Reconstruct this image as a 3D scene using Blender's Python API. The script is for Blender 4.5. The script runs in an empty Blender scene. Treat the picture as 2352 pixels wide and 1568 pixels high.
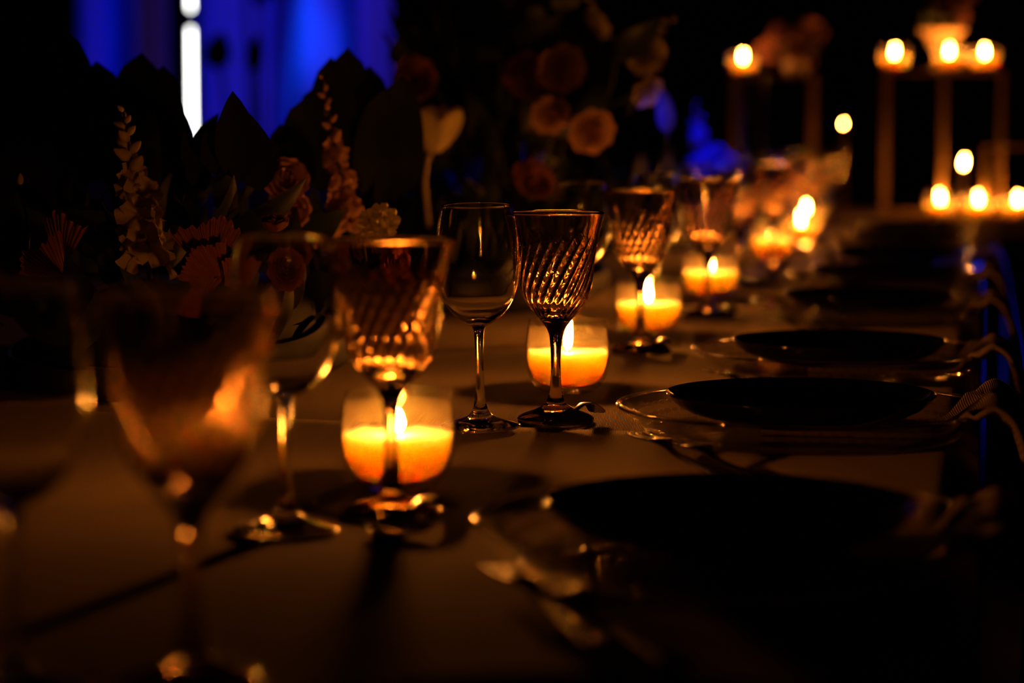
import bpy, math, random
from mathutils import Vector, Matrix, noise

SC = bpy.context.scene
COL = SC.collection
PI = math.pi

# ------------------------------------------------------------------ camera
T = 0.75                       # table height
CAM = Vector((0.0, 0.0, T + 0.261))
FPX = 5553.0                   # focal length in pixels of a 2352 px wide frame (85 mm)
YAW = math.radians(11.0)
PITCH = math.atan((784 - 270) / FPX)
cd = bpy.data.cameras.new('camera')
cam = bpy.data.objects.new('camera', cd)
COL.objects.link(cam)
cam.location = CAM
cam.rotation_euler = (PI / 2 - PITCH, 0, YAW)
cd.sensor_width = 36.0
cd.lens = FPX * 36.0 / 2352.0
cd.clip_start = 0.02
cd.clip_end = 60
cd.dof.use_dof = True
cd.dof.focus_distance = 2.075
cd.dof.aperture_fstop = 3.9
SC.camera = cam
FW = Vector((-math.sin(YAW) * math.cos(PITCH), math.cos(YAW) * math.cos(PITCH), -math.sin(PITCH)))
RT = Vector((math.cos(YAW), math.sin(YAW), 0))
UP = RT.cross(FW)


def at(px, py, Y):
    """point of the place at depth Y that is seen at a pixel of the photograph"""
    r = FW + RT * ((px - 1176) / FPX) - UP * ((py - 784) / FPX)
    return CAM + r * (Y / r.y)


# ------------------------------------------------------------------ world, exposure, big lamps
w = bpy.data.worlds.new('night')
SC.world = w
w.use_nodes = True
w.node_tree.nodes['Background'].inputs[0].default_value = (0.0, 0.0, 0.0, 1)
w.node_tree.nodes['Background'].inputs[1].default_value = 0.0
vs = SC.view_settings
vs.view_transform = 'Standard'
vs.look = 'None'
vs.exposure = 0.0
vs.gamma = 1.0
vs.use_curve_mapping = False
cy = SC.cycles
cy.use_denoising = True
cy.use_adaptive_sampling = True
cy.adaptive_threshold = 0.05
cy.caustics_reflective = False
cy.caustics_refractive = False
cy.sample_clamp_indirect = 60.0
cy.transparent_max_bounces = 24
cy.max_bounces = 14
cy.transmission_bounces = 12
cy.glossy_bounces = 6

BLUE = (0.0, 0.022, 1.0)


def spot(name, loc, target, energy, size, blend, color=BLUE, radius=0.06):
    d = bpy.data.lights.new(name, 'SPOT')
    d.energy = energy
    d.spot_size = math.radians(size)
    d.spot_blend = blend
    d.color = color
    d.shadow_soft_size = radius
    o = bpy.data.objects.new(name, d)
    COL.objects.link(o)
    o.location = loc
    o.rotation_euler = (Vector(target) - Vector(loc)).to_track_quat('-Z', 'Y').to_euler()
    return o


# blue stage lamps on the drape
spot('stage_lamp_drape', (-1.6, 6.2, 4.2), at(640, 120, 9.6), 560, 26, 0.6, (0.0, 0.010, 1.0))
bx_ = at(712, 120, 9.6)
spot('stage_lamp_beam', (bx_.x + 0.05, 7.4, 4.4), bx_, 1300, 4.2, 0.6, (0.0, 0.05, 1.0))
# narrow blue lamps on the far flowers
spot('stage_lamp_flowers', (1.9, 4.0, 2.1), at(1640, 360, 4.88), 1100, 5.0, 0.5, (0.0, 0.015, 1.0))
spot('stage_lamp_leaf', (1.9, 3.1, 1.9), at(1527, 255, 3.3), 900, 1.3, 0.3, (0.0, 0.015, 1.0), 0.02)
# blue lamp at the far right, grazing the guests' side of the table
spot('stage_lamp_side', (2.3, 6.0, 1.5), (0.08, 4.45, 0.64), 1300, 8.0, 0.6, (0.004, 0.02, 1.0), 0.08)

FLAME_COL = (1.0, 0.275, 0.03)
FLAME_L = 680.0

# ------------------------------------------------------------------ materials
MATS = {}


def new_mat(name):
    m = bpy.data.materials.new(name)
    m.use_nodes = True
    nt = m.node_tree
    for n in list(nt.nodes):
        if n.type != 'OUTPUT_MATERIAL':
            nt.nodes.remove(n)
    out = [n for n in nt.nodes if n.type == 'OUTPUT_MATERIAL'][0]
    MATS[name] = m
    return m, nt, out


def principled(name, color, rough=0.5, metal=0.0, spec=0.5, sss=0.0, sss_scale=0.01, sss_r=(1, .5, .25),
               noise_amt=0.0, noise_scale=40.0, bump=0.0, bump_scale=200.0, trans=0.0, sheen=0.0):
    m, nt, out = new_mat(name)
    b = nt.nodes.new('ShaderNodeBsdfPrincipled')
    b.inputs['Base Color'].default_value = (*color, 1)
    b.inputs['Roughness'].default_value = rough
    b.inputs['Metallic'].default_value = metal
    b.inputs['Specular IOR Level'].default_value = spec
    if sss:
        b.inputs['Subsurface Weight'].default_value = sss
        b.inputs['Subsurface Radius'].default_value = sss_r
        b.inputs['Subsurface Scale'].default_value = sss_scale
    if sheen:
        b.inputs['Sheen Weight'].default_value = sheen
    tc = nt.nodes.new('ShaderNodeTexCoord')
    if noise_amt:
        nz = nt.nodes.new('ShaderNodeTexNoise')
        nz.inputs['Scale'].default_value = noise_scale
        nz.inputs['Detail'].default_value = 4
        nt.links.new(tc.outputs['Object'], nz.inputs['Vector'])
        mx = nt.nodes.new('ShaderNodeMix')
        mx.data_type = 'RGBA'
        mx.inputs[6].default_value = (*[c * (1 - noise_amt) for c in color], 1)
        mx.inputs[7].default_value = (*[min(1, c * (1 + noise_amt)) for c in color], 1)
        nt.links.new(nz.outputs['Fac'], mx.inputs[0])
        nt.links.new(mx.outputs[2], b.inputs['Base Color'])
    if bump:
        nb = nt.nodes.new('ShaderNodeTexNoise')
        nb.inputs['Scale'].default_value = bump_scale
        nt.links.new(tc.outputs['Object'], nb.inputs['Vector'])
        bp = nt.nodes.new('ShaderNodeBump')
        bp.inputs['Strength'].default_value = bump
        bp.inputs['Distance'].default_value = 0.002
        nt.links.new(nb.outputs['Fac'], bp.inputs['Height'])
        nt.links.new(bp.outputs['Normal'], b.inputs['Normal'])
    sh = b.outputs[0]
    if trans:
        tr = nt.nodes.new('ShaderNodeBsdfTranslucent')
        tr.inputs[0].default_value = (*color, 1)
        ms = nt.nodes.new('ShaderNodeMixShader')
        ms.inputs[0].default_value = trans
        nt.links.new(b.outputs[0], ms.inputs[1])
        nt.links.new(tr.outputs[0], ms.inputs[2])
        sh = ms.outputs[0]
    nt.links.new(sh, out.inputs['Surface'])
    return m


def glass(name, color, ior=1.5, rough=0.0):
    m, nt, out = new_mat(name)
    g = nt.nodes.new('ShaderNodeBsdfGlass')
    g.inputs['Color'].default_value = (*color, 1)
    g.inputs['IOR'].default_value = ior
    g.inputs['Roughness'].default_value = rough
    nt.links.new(g.outputs[0], out.inputs['Surface'])
    return m


def thin_glass(name, color, ior=1.45, rough=0.02, bump=0.0, bump_scale=300):
    """thin walled glass: straight transmission with fresnel reflection"""
    m, nt, out = new_mat(name)
    tr = nt.nodes.new('ShaderNodeBsdfTransparent')
    tr.inputs[0].default_value = (*color, 1)
    gl = nt.nodes.new('ShaderNodeBsdfGlossy')
    gl.inputs['Roughness'].default_value = rough
    gl.inputs['Color'].default_value = (1, 1, 1, 1)
    lw = nt.nodes.new('ShaderNodeLayerWeight')      # Schlick reflectance from the facing angle
    lw.inputs['Blend'].default_value = 0.5
    p5 = nt.nodes.new('ShaderNodeMath')
    p5.operation = 'POWER'
    p5.inputs[1].default_value = 5.0
    nt.links.new(lw.outputs['Facing'], p5.inputs[0])
    fr = nt.nodes.new('ShaderNodeMath')
    fr.operation = 'MULTIPLY_ADD'
    f0 = ((ior - 1) / (ior + 1)) ** 2
    fr.inputs[1].default_value = 1 - f0
    fr.inputs[2].default_value = f0
    nt.links.new(p5.outputs[0], fr.inputs[0])
    if bump:
        tc = nt.nodes.new('ShaderNodeTexCoord')
        nb = nt.nodes.new('ShaderNodeTexVoronoi')
        nb.inputs['Scale'].default_value = bump_scale
        nt.links.new(tc.outputs['Object'], nb.inputs['Vector'])
        bp = nt.nodes.new('ShaderNodeBump')
        bp.inputs['Strength'].default_value = bump
        bp.inputs['Distance'].default_value = 0.002
        nt.links.new(nb.outputs['Distance'], bp.inputs['Height'])
        nt.links.new(bp.outputs['Normal'], gl.inputs['Normal'])
        nt.links.new(bp.outputs['Normal'], lw.inputs['Normal'])
    ms = nt.nodes.new('ShaderNodeMixShader')
    nt.links.new(fr.outputs[0], ms.inputs[0])
    nt.links.new(tr.outputs[0], ms.inputs[1])
    nt.links.new(gl.outputs[0], ms.inputs[2])
    nt.links.new(ms.outputs[0], out.inputs['Surface'])
    return m


def emit(name, color, strength):
    m, nt, out = new_mat(name)
    e = nt.nodes.new('ShaderNodeEmission')
    e.inputs[0].default_value = (*color, 1)
    e.inputs[1].default_value = strength
    nt.links.new(e.outputs[0], out.inputs['Surface'])
    return m


def cloth_mat(name, color, period=0.0013):
    """ribbed table linen: fine ribs along the table length, crossed by weft"""
    m, nt, out = new_mat(name)
    b = nt.nodes.new('ShaderNodeBsdfPrincipled')
    b.inputs['Roughness'].default_value = 0.85
    b.inputs['Specular IOR Level'].default_value = 0.15
    tc = nt.nodes.new('ShaderNodeTexCoord')
    sep = nt.nodes.new('ShaderNodeSeparateXYZ')
    nt.links.new(tc.outputs['Object'], sep.inputs[0])
    nz = nt.nodes.new('ShaderNodeTexNoise')
    nz.inputs['Scale'].default_value = 9
    nz.inputs['Detail'].default_value = 3
    nt.links.new(tc.outputs['Object'], nz.inputs['Vector'])

    def math_node(op, a=None, v=None):
        n = nt.nodes.new('ShaderNodeMath')
        n.operation = op
        if a is not None:
            nt.links.new(a, n.inputs[0])
        if v is not None:
            if isinstance(v, (int, float)):
                n.inputs[1].default_value = v
            else:
                nt.links.new(v, n.inputs[1])
        return n.outputs[0]
    wob = math_node('MULTIPLY', nz.outputs['Fac'], 0.004)
    sx = math_node('ADD', sep.outputs['X'], wob)
    sy = math_node('MULTIPLY', sep.outputs['Y'], 0.12)
    sxy = math_node('ADD', sx, sy)
    a = math_node('SINE', math_node('MULTIPLY', sxy, 2 * PI / period))
    bb = math_node('SINE', math_node('MULTIPLY', sep.outputs['Y'], 2 * PI / 0.0021))
    h = math_node('ADD', a, math_node('MULTIPLY', bb, 0.25))
    h01 = math_node('MULTIPLY_ADD', h, 0.4)
    h01.node.inputs[2].default_value = 0.5
    mx = nt.nodes.new('ShaderNodeMix')
    mx.data_type = 'RGBA'
    mx.inputs[6].default_value = (*[c * 0.64 for c in color], 1)
    mx.inputs[7].default_value = (*[min(1, c * 1.13) for c in color], 1)
    nt.links.new(h01, mx.inputs[0])
    nt.links.new(mx.outputs[2], b.inputs['Base Color'])
    bp = nt.nodes.new('ShaderNodeBump')
    bp.inputs['Strength'].default_value = 0.8
    bp.inputs['Distance'].default_value = 0.00035
    nt.links.new(h, bp.inputs['Height'])
    nt.links.new(bp.outputs['Normal'], b.inputs['Normal'])
    nt.links.new(b.outputs[0], out.inputs['Surface'])
    return m


M = MATS
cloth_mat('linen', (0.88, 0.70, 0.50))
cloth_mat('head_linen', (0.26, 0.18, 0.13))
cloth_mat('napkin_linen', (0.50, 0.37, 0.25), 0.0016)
glass('amber_glass', (0.97, 0.87, 0.74), 1.5)
glass('clear_glass', (0.97, 0.97, 0.96), 1.5)
thin_glass('votive_glass', (0.955, 0.945, 0.93), 1.45)
thin_glass('charger_glass', (0.80, 0.78, 0.74), 1.55, 0.03)
thin_glass('bead_glass', (0.93, 0.91, 0.88), 1.75, 0.04)
principled('wax', (0.88, 0.735, 0.45), 0.45, sss=1.0, sss_scale=0.040, sss_r=(1.0, 0.72, 0.4), spec=0.3,
           bump=0.12, bump_scale=90)
m_, nt_, out_ = new_mat('glow_film')  # faint scattering layer, added so the holder glows above the wax
_tr = nt_.nodes.new('ShaderNodeBsdfTransparent')
_tl = nt_.nodes.new('ShaderNodeBsdfTranslucent')
_df = nt_.nodes.new('ShaderNodeBsdfDiffuse')
_tl.inputs[0].default_value = (0.9, 0.8, 0.6, 1)
_df.inputs[0].default_value = (0.9, 0.8, 0.6, 1)
_m1 = nt_.nodes.new('ShaderNodeMixShader')
_m1.inputs[0].default_value = 0.4
nt_.links.new(_df.outputs[0], _m1.inputs[1])
nt_.links.new(_tl.outputs[0], _m1.inputs[2])
_m2 = nt_.nodes.new('ShaderNodeMixShader')
_m2.inputs[0].default_value = 0.020
nt_.links.new(_tr.outputs[0], _m2.inputs[1])
nt_.links.new(_m1.outputs[0], _m2.inputs[2])
nt_.links.new(_m2.outputs[0], out_.inputs['Surface'])
principled('taper_wax', (0.03, 0.008, 0.006), 0.5, noise_amt=0.2)
principled('wick', (0.015, 0.01, 0.008), 0.9)
principled('plate_glaze', (0.004, 0.004, 0.005), 0.06, spec=0.6)
principled('steel', (0.45, 0.43, 0.40), 0.22, metal=1.0)
principled('gold', (0.26, 0.16, 0.07), 0.45, metal=1.0)
principled('leaf_green', (0.012, 0.022, 0.010), 0.5, trans=0.12, noise_amt=0.4, noise_scale=60, spec=0.25)
principled('leaf_olive', (0.05, 0.06, 0.022), 0.5, trans=0.15, noise_amt=0.4, noise_scale=60, spec=0.25)
principled('leaf_dark', (0.006, 0.010, 0.006), 0.55, noise_amt=0.4, noise_scale=50, spec=0.2)
principled('leaf_blue_lit', (0.07, 0.09, 0.24), 0.5, noise_amt=0.2, noise_scale=50, spec=0.2)  # blue of the lamp light put into the leaf colour
principled('petal_blue_lit', (0.06, 0.06, 0.42), 0.6, trans=0.2, noise_amt=0.25, noise_scale=80, spec=0.2)  # petals coloured blue to stand in for the blue light on them
principled('stem_green', (0.05, 0.06, 0.02), 0.6, noise_amt=0.3)
principled('petal_cream', (0.60, 0.50, 0.24), 0.6, trans=0.25, noise_amt=0.2, noise_scale=90, spec=0.2)
principled('petal_peach', (0.52, 0.29, 0.16), 0.6, trans=0.25, noise_amt=0.2, noise_scale=90, spec=0.2)
principled('petal_rust', (0.24, 0.085, 0.035), 0.65, trans=0.2, noise_amt=0.45, noise_scale=140, spec=0.2,
           bump=0.5, bump_scale=260)
principled('petal_pink', (0.38, 0.18, 0.18), 0.6, trans=0.25, noise_amt=0.2, noise_scale=80, spec=0.2)
principled('tray_black', (0.01, 0.01, 0.01), 0.6, noise_amt=0.2)
principled('drape_fabric', (0.55, 0.55, 0.6), 0.85, noise_amt=0.15, noise_scale=6, spec=0.1)
principled('dark_wall', (0.012, 0.011, 0.012), 0.9, noise_amt=0.3, noise_scale=3, bump=0.2, bump_scale=30)
principled('dark_floor', (0.014, 0.012, 0.012), 0.7, noise_amt=0.4, noise_scale=8)
principled('dark_wood', (0.05, 0.03, 0.018), 0.5, noise_amt=0.4, noise_scale=25)
principled('black_metal', (0.012, 0.012, 0.013), 0.5, metal=0.6, noise_amt=0.2)
principled('urn_ceramic', (0.30, 0.22, 0.15), 0.45, noise_amt=0.12, noise_scale=30)
emit('flame', FLAME_COL, FLAME_L)
emit('led', (1.0, 1.0, 0.97), 9.0)

# ------------------------------------------------------------------ mesh helpers


def mesh(name, verts, faces, mat, smooth=True):
    me = bpy.data.meshes.new(name)
    me.from_pydata([tuple(v) for v in verts], [], faces)
    if smooth:
        me.polygons.foreach_set('use_smooth', [True] * len(me.polygons))
    me.materials.append(M[mat] if isinstance(mat, str) else mat)
    me.update()
    return me


def obj(name, me, parent=None, loc=None, rot=None, scale=None):
    o = bpy.data.objects.new(name, me)
    COL.objects.link(o)
    if parent is not None:
        o.parent = parent
    if loc is not None:
        o.location = loc
    if rot is not None:
        o.rotation_euler = rot
    if scale is not None:
        o.scale = (scale,) * 3 if isinstance(scale, (int, float)) else scale
    return o


def tag(o, label, cat, group=None, kind=None):
    o['label'] = label
    if cat:
        o['category'] = cat
    if group:
        o['group'] = group
    if kind:
        o['kind'] = kind
    return o


def thing(name, label, cat, loc=(0, 0, 0), rotz=0.0, group=None):
    o = bpy.data.objects.new(name, None)
    COL.objects.link(o)
    o.location = loc
    o.rotation_euler = (0, 0, rotz)
    o.empty_display_size = 0.02
    return tag(o, label, cat, group)


def dup(root, loc, rotz=0.0, label=None, group=None):
    kids = [(c, list(c.children)) for c in root.children]
    r = root.copy()
    COL.objects.link(r)
    r.location = loc
    r.rotation_euler = (0, 0, rotz)
    if label:
        r['label'] = label
    if group:
        r['group'] = group
    for ch, gs in kids:
        c = ch.copy()
        COL.objects.link(c)
        c.parent = r
        for g in gs:
            d = g.copy()
            COL.objects.link(d)
            d.parent = c
    return r


def smooth_profile(pts, n):
    """Catmull-Rom resample of (r, z) points, n per segment"""
    out = []
    P = [Vector((p[0], p[1])) for p in pts]
    for i in range(len(P) - 1):
        p0 = P[max(i - 1, 0)]
        p1, p2 = P[i], P[i + 1]
        p3 = P[min(i + 2, len(P) - 1)]
        for k in range(n):
            t = k / n
            q = 0.5 * ((2 * p1) + (p2 - p0) * t + (2 * p0 - 5 * p1 + 4 * p2 - p3) * t * t +
                       (3 * p1 - p0 - 3 * p2 + p3) * t ** 3)
            out.append((max(q.x, 0.0), q.y))
    out.append((P[-1].x, P[-1].y))
    return out


def lathe(name, prof, mat, seg=64, disp=None):
    """surface of revolution; walking up an outer wall gives outward normals"""
    verts, faces, rings = [], [], []
    for i, (r, z) in enumerate(prof):
        if r < 1e-7:
            rings.append([len(verts)])
            verts.append((0, 0, z))
        else:
            ring = []
            for j in range(seg):
                a = 2 * PI * j / seg
                rr = r + (disp(i, r, z, a) if disp else 0)
                ring.append(len(verts))
                verts.append((rr * math.cos(a), rr * math.sin(a), z))
            rings.append(ring)
    for A, B in zip(rings[:-1], rings[1:]):
        if len(A) == 1 and len(B) == 1:
            continue
        for j in range(seg):
            k = (j + 1) % seg
            if len(A) == 1:
                faces.append((A[0], B[k], B[j]))
            elif len(B) == 1:
                faces.append((A[j], A[k], B[0]))
            else:
                faces.append((A[j], A[k], B[k], B[j]))
    return mesh(name, verts, faces, mat)


def tube(name, path, radii, mat, seg=8):
    path = [Vector(p) for p in path]
    if not isinstance(radii, (list, tuple)):
        radii = [radii] * len(path)
    verts, faces = [], []
    prev = None
    for i, p in enumerate(path):
        d = (path[min(i + 1, len(path) - 1)] - path[max(i - 1, 0)]).normalized()
        if prev is None:
            n = d.orthogonal().normalized()
        else:
            n = (prev - d * prev.dot(d)).normalized()
        prev = n
        b = d.cross(n)
        for j in range(seg):
            a = 2 * PI * j / seg
            verts.append(p + (n * math.cos(a) + b * math.sin(a)) * radii[i])
    for i in range(len(path) - 1):
        for j in range(seg):
            k = (j + 1) % seg
            faces.append((i * seg + j, i * seg + k, (i + 1) * seg + k, (i + 1) * seg + j))
    faces.append(tuple(range(seg))[::-1])
    L = (len(path) - 1) * seg
    faces.append(tuple(L + j for j in range(seg)))
    return mesh(name, verts, faces, mat)


def boxes(name, bs, mat, bev=0.0):
    verts, faces = [], []
    for (x0, x1, y0, y1, z0, z1) in bs:
        n = len(verts)
        verts += [(x, y, z) for z in (z0, z1) for y in (y0, y1) for x in (x0, x1)]
        faces += [tuple(n + i for i in f) for f in
                  ((0, 2, 3, 1), (4, 5, 7, 6), (0, 1, 5, 4), (2, 6, 7, 3), (0, 4, 6, 2), (1, 3, 7, 5))]
    me = mesh(name, verts, faces, mat, smooth=False)
    return me


def bevel(o, w_, seg=2):
    md = o.modifiers.new('bevel', 'BEVEL')
    md.width = w_
    md.segments = seg
    md.limit_method = 'ANGLE'
    return o


def grid(name, fn, nu, nv, mat, closed_u=False):
    verts = [fn(i / nu, j / nv) for j in range(nv + 1) for i in range(nu + 1)]
    faces = []
    for j in range(nv):
        for i in range(nu):
            a = j * (nu + 1) + i
            faces.append((a, a + 1, a + nu + 2, a + nu + 1))
    return mesh(name, verts, faces, mat)


# ------------------------------------------------------------------ setting
def struct(name, me, label):
    o = obj(name, me)
    o['kind'] = 'structure'
    o['label'] = label
    return o


struct('floor', boxes('floor', [(-7, 7, -3, 13, -0.1, 0.0)], 'dark_floor'), 'dark floor of the night reception hall')
struct('wall_back', boxes('wall_back', [(-7, 7, 12.0, 12.2, 0, 5.5)], 'dark_wall'), 'black back wall behind the blue drape')


def drape_fn(x0, x1, Y, h):
    def f(u, v):
        x = x0 + (x1 - x0) * u
        s = noise.noise(Vector((x * 1.7, 3.1, v * 0.25)))
        y = Y + 0.07 * math.sin(x * 21 + 2.4 * s) + 0.10 * math.sin(x * 6.3 + 1.0) + 0.05 * s * (1 + v)
        return (x, y, 0.02 + h * v)
    return f


dx0 = at(150, 300, 9.6).x
dx1 = at(905, 300, 9.6).x
dr = obj('stage_drape', grid('stage_drape', drape_fn(dx0, dx1, 9.6, 4.2), 220, 24, 'drape_fabric'))
tag(dr, 'tall pleated drape flooded with blue stage light behind the flowers', 'drape')

sx0, sx1 = at(-400, 300, 9.0).x, at(960, 300, 9.0).x
t = thing('added_riser', 'added black skirted stage edge hiding the lower blue drape', 'stage', ((sx0 + sx1) / 2, 9.0, 0))  # added blocker, hides the lit drape low down between the leaves
hw_ = (sx1 - sx0) / 2
obj('deck', boxes('deck', [(-hw_, hw_, 0.0, 0.35, 0.87, 0.91)], 'dark_wood'), t)
obj('skirt', grid('skirt', lambda u, v: (-hw_ + 2 * hw_ * u, -0.01 + 0.012 * math.sin(u * 240), 0.002 + 0.868 * v), 400, 2, 'tray_black'), t)

# dark post left of the light strip, with base and cap
pp = at(385, 300, 8.6)
t = thing('drape_post', 'black upright post beside the white light strip', 'post', (pp.x, 8.80, 0))
obj('post_column', boxes('post_column', [(-0.05, 0.05, -0.03, 0.03, 0.03, 4.2)], 'black_metal'), t)
obj('base_plate', boxes('base_plate', [(-0.07, 0.07, -0.14, 0.12, 0, 0.03)], 'black_metal'), t)

# LED strip light: two tubes end to end on a slim stand
lp = at(438, 45, 8.5)
t = thing('light_strip', 'bright white vertical tube light standing before the blue drape', 'tube light', (lp.x, 8.5, 0))
zj = lp.z
obj('light_tube', lathe('light_tube', [(0, zj + 0.035), (0.006, zj + 0.036), (0.006, zj + 0.5), (0, zj + 0.501)], 'led', 12), t)
obj('light_tube', lathe('light_tube', [(0, 0.895), (0.006, 0.896), (0.006, zj - 0.034), (0, zj - 0.033)], 'led', 12), t)
obj('added_light_shield', boxes('added_light_shield', [(-0.016, 0.016, 0.010, 0.020, 0.86, zj + 0.52), (-0.018, -0.012, -0.004, 0.012, 0.86, zj + 0.52), (0.012, 0.018, -0.004, 0.012, 0.86, zj + 0.52)], 'black_metal'), t)  # added shield, keeps the white tube light off the drape
obj('tube_joint', lathe('tube_joint', [(0, zj - 0.033), (0.007, zj - 0.033), (0.007, zj + 0.035), (0, zj + 0.035)], 'black_metal', 12), t)
obj('stand_base', lathe('stand_base', [(0, 0), (0.07, 0), (0.07, 0.012), (0.015, 0.03), (0.008, 0.12), (0.006, 0.895), (0, 0.895)], 'black_metal', 32), t)

# ------------------------------------------------------------------ tables and cloths
TW = 1.44     # table width
TY0, TY1 = -0.7, 6.0


def table(name, label, x0, x1, y0, y1):
    t_ = thing(name, label, 'table', ((x0 + x1) / 2, (y0 + y1) / 2, 0))
    hx, hy = (x1 - x0) / 2, (y1 - y0) / 2
    bevel(obj('tabletop', boxes('tabletop', [(-hx, hx, -hy, hy, T - 0.035, T - 0.006)], 'dark_wood'), t_), 0.004)
    for sx in (-1, 1):
        for sy in (-1, 1):
            obj('leg', boxes('leg', [(sx * (hx - 0.1) - 0.03, sx * (hx - 0.1) + 0.03, sy * (hy - 0.12) - 0.03,
                                      sy * (hy - 0.12) + 0.03, 0, T - 0.035)], 'dark_wood'), t_)
    return t_


table('banquet_table', 'long banquet table under ribbed linen, set with glasses and candles', -TW + 0.006, -0.006, TY0, TY1)


def cloth_section(n_side=14, drop=0.62):
    """cross-section parameters from left hem over the top to right hem: (kind, value)"""
    pts = []
    for i in range(n_side):
        pts.append(('L', drop * (1 - i / n_side)))
    nt_ = 90
    for i in range(nt_ + 1):
        pts.append(('T', -TW + TW * i / nt_))
    for i in range(1, n_side + 1):
        pts.append(('R', drop * i / n_side))
    return pts


def cloth_mesh(name, y0, y1, ny, zoff, seed, edge_fn0=None, edge_fn1=None):
    secs = cloth_section()
    verts, faces = [], []
    n = len(secs)
    r = 0.012
    for j in range(ny + 1):
        v = j / ny
        for k, val in secs:
            x_for = val if k == 'T' else (-TW if k == 'L' else 0)
            a = y0 + (edge_fn0(x_for) if edge_fn0 else 0)
            b = y1 + (edge_fn1(x_for) if edge_fn1 else 0)
            y = a + (b - a) * v
            if k == 'T':
                x = val
                z = T + zoff - 0.0009 + 0.0009 * noise.noise(Vector((x * 7, y * 5, seed)))
                # soft rounding into the edge
                e = min(-x, x + TW)
                if e < r:
                    z -= r - math.sqrt(max(0, r * r - (r - e) ** 2))
            else:
                s = 1 if k == 'R' else -1
                xe = 0.0 if k == 'R' else -TW
                dz = r + val
                amp = max(0, min(1, (val - 0.15) / 0.4)) * 0.004
                x = xe + s * (0.0015 + amp * (0.6 + math.sin(y * 19 + seed + 2.2 * noise.noise(Vector((y * 2, val, seed))))))
                z = T + zoff - dz
            verts.append((x, y, z))
    for j in range(ny):
        for i in range(n - 1):
            a = j * n + i
            faces.append((a, a + 1, a + n + 1, a + n))
    return mesh(name, verts, faces, 'linen')


seam = lambda x: 1.985 + 0.10 * (x + 0.36) * -0.9
o = obj('tablecloth', cloth_mesh('tablecloth', 0, TY1 + 0.004, 150, 0.0, 3.3, edge_fn0=lambda x: 1.90))
tag(o, 'brown ribbed linen tablecloth running away behind the seam under the sharp goblet', 'tablecloth', 'tablecloths')
o = obj('tablecloth', cloth_mesh('tablecloth', TY0, 0, 90, 0.0022, 8.1, edge_fn1=seam))
tag(o, 'brown ribbed linen tablecloth nearest the camera, hemmed beneath the sharp goblet', 'tablecloth', 'tablecloths')
md = o.modifiers.new('thickness', 'SOLIDIFY')
md.thickness = 0.0014
md.offset = -1

# head table across the far end
HX0, HX1, HY0, HY1 = -1.35, 1.5, 6.28, 7.1
table('head_table', 'dark cloth-covered cross table at the far end carrying gold stands', HX0 + 0.006, HX1 - 0.006, HY0 + 0.006, HY1 - 0.006)


def head_cloth():
    hx, hy = (HX1 - HX0) / 2, (HY1 - HY0) / 2
    cx, cy_ = (HX0 + HX1) / 2, (HY0 + HY1) / 2
    loops = []
    per = []
    N = 160
    L = 2 * (2 * hx + 2 * hy)
    for i in range(N):
        s = L * i / N
        if s < 2 * hx:
            per.append((-hx + s, -hy, 0, -1))
        elif s < 2 * hx + 2 * hy:
            per.append((hx, -hy + s - 2 * hx, 1, 0))
        elif s < 4 * hx + 2 * hy:
            per.append((hx - (s - 2 * hx - 2 * hy), hy, 0, 1))
        else:
            per.append((-hx, hy - (s - 4 * hx - 2 * hy), -1, 0))
    verts, faces = [], []
    for k in range(8):
        d = 0.68 * k / 7
        for i, (x, y, nx, ny) in enumerate(per):
            a = 0.03 * min(1, d / 0.3) * (1 + math.sin(i * 1.1))
            verts.append((cx + x + nx * a, cy_ + y + ny * a, T - d))
    for k in range(7):
        for i in range(N):
            j = (i + 1) % N
            faces.append((k * N + i, (k + 1) * N + i, (k + 1) * N + j, k * N + j))
    faces.append(tuple(range(N)))
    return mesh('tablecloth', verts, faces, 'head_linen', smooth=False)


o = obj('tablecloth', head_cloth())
tag(o, 'linen tablecloth on the cross table under the gold stands', 'tablecloth', 'tablecloths')

# ------------------------------------------------------------------ glassware
GOB_FOOT = [(0, 0.0002), (0.030, 0.0), (0.0328, 0.0012), (0.0330, 0.0028), (0.0285, 0.0058), (0.021, 0.0085),
            (0.0150, 0.0112), (0.0105, 0.0140), (0.0083, 0.0165), (0.0068, 0.0205)]
GOB_STEM = [(0.0068, 0.0205), (0.0053, 0.0285), (0.0044, 0.038), (0.0042, 0.048), (0.0044, 0.057), (0.0050, 0.067),
            (0.0060, 0.0745), (0.0082, 0.0800), (0.0112, 0.0842), (0.0142, 0.0880)]
GOB_OUT = [(0.0142, 0.0880), (0.0148, 0.0890), (0.0183, 0.0930), (0.0249, 0.1010), (0.0288, 0.1080), (0.0312, 0.1160),
           (0.0323, 0.1270), (0.0333, 0.1380), (0.0357, 0.1530), (0.0382, 0.1660), (0.0420, 0.1795)]
GOB_IN = [(0.0420, 0.1795), (0.0413, 0.1802), (0.0405, 0.1795), (0.0367, 0.1660), (0.0342, 0.1530), (0.0317, 0.1380), (0.0306, 0.1270),
          (0.0294, 0.1165), (0.0272, 0.1090), (0.0237, 0.1028), (0.0165, 0.0967), (0.0080, 0.0945), (0, 0.0941)]
WIN_FOOT = [(0, 0.0002), (0.030, 0.0), (0.0324, 0.0008), (0.0327, 0.0018), (0.0270, 0.0036), (0.0190, 0.0060),
            (0.0110, 0.0095), (0.0075, 0.0135), (0.0056, 0.0180)]
WIN_STEM = [(0.0056, 0.0180), (0.0044, 0.025), (0.0037, 0.034), (0.0034, 0.048), (0.0035, 0.062), (0.0038, 0.074), (0.0046, 0.0815), (0.0062, 0.0850)]
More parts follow.
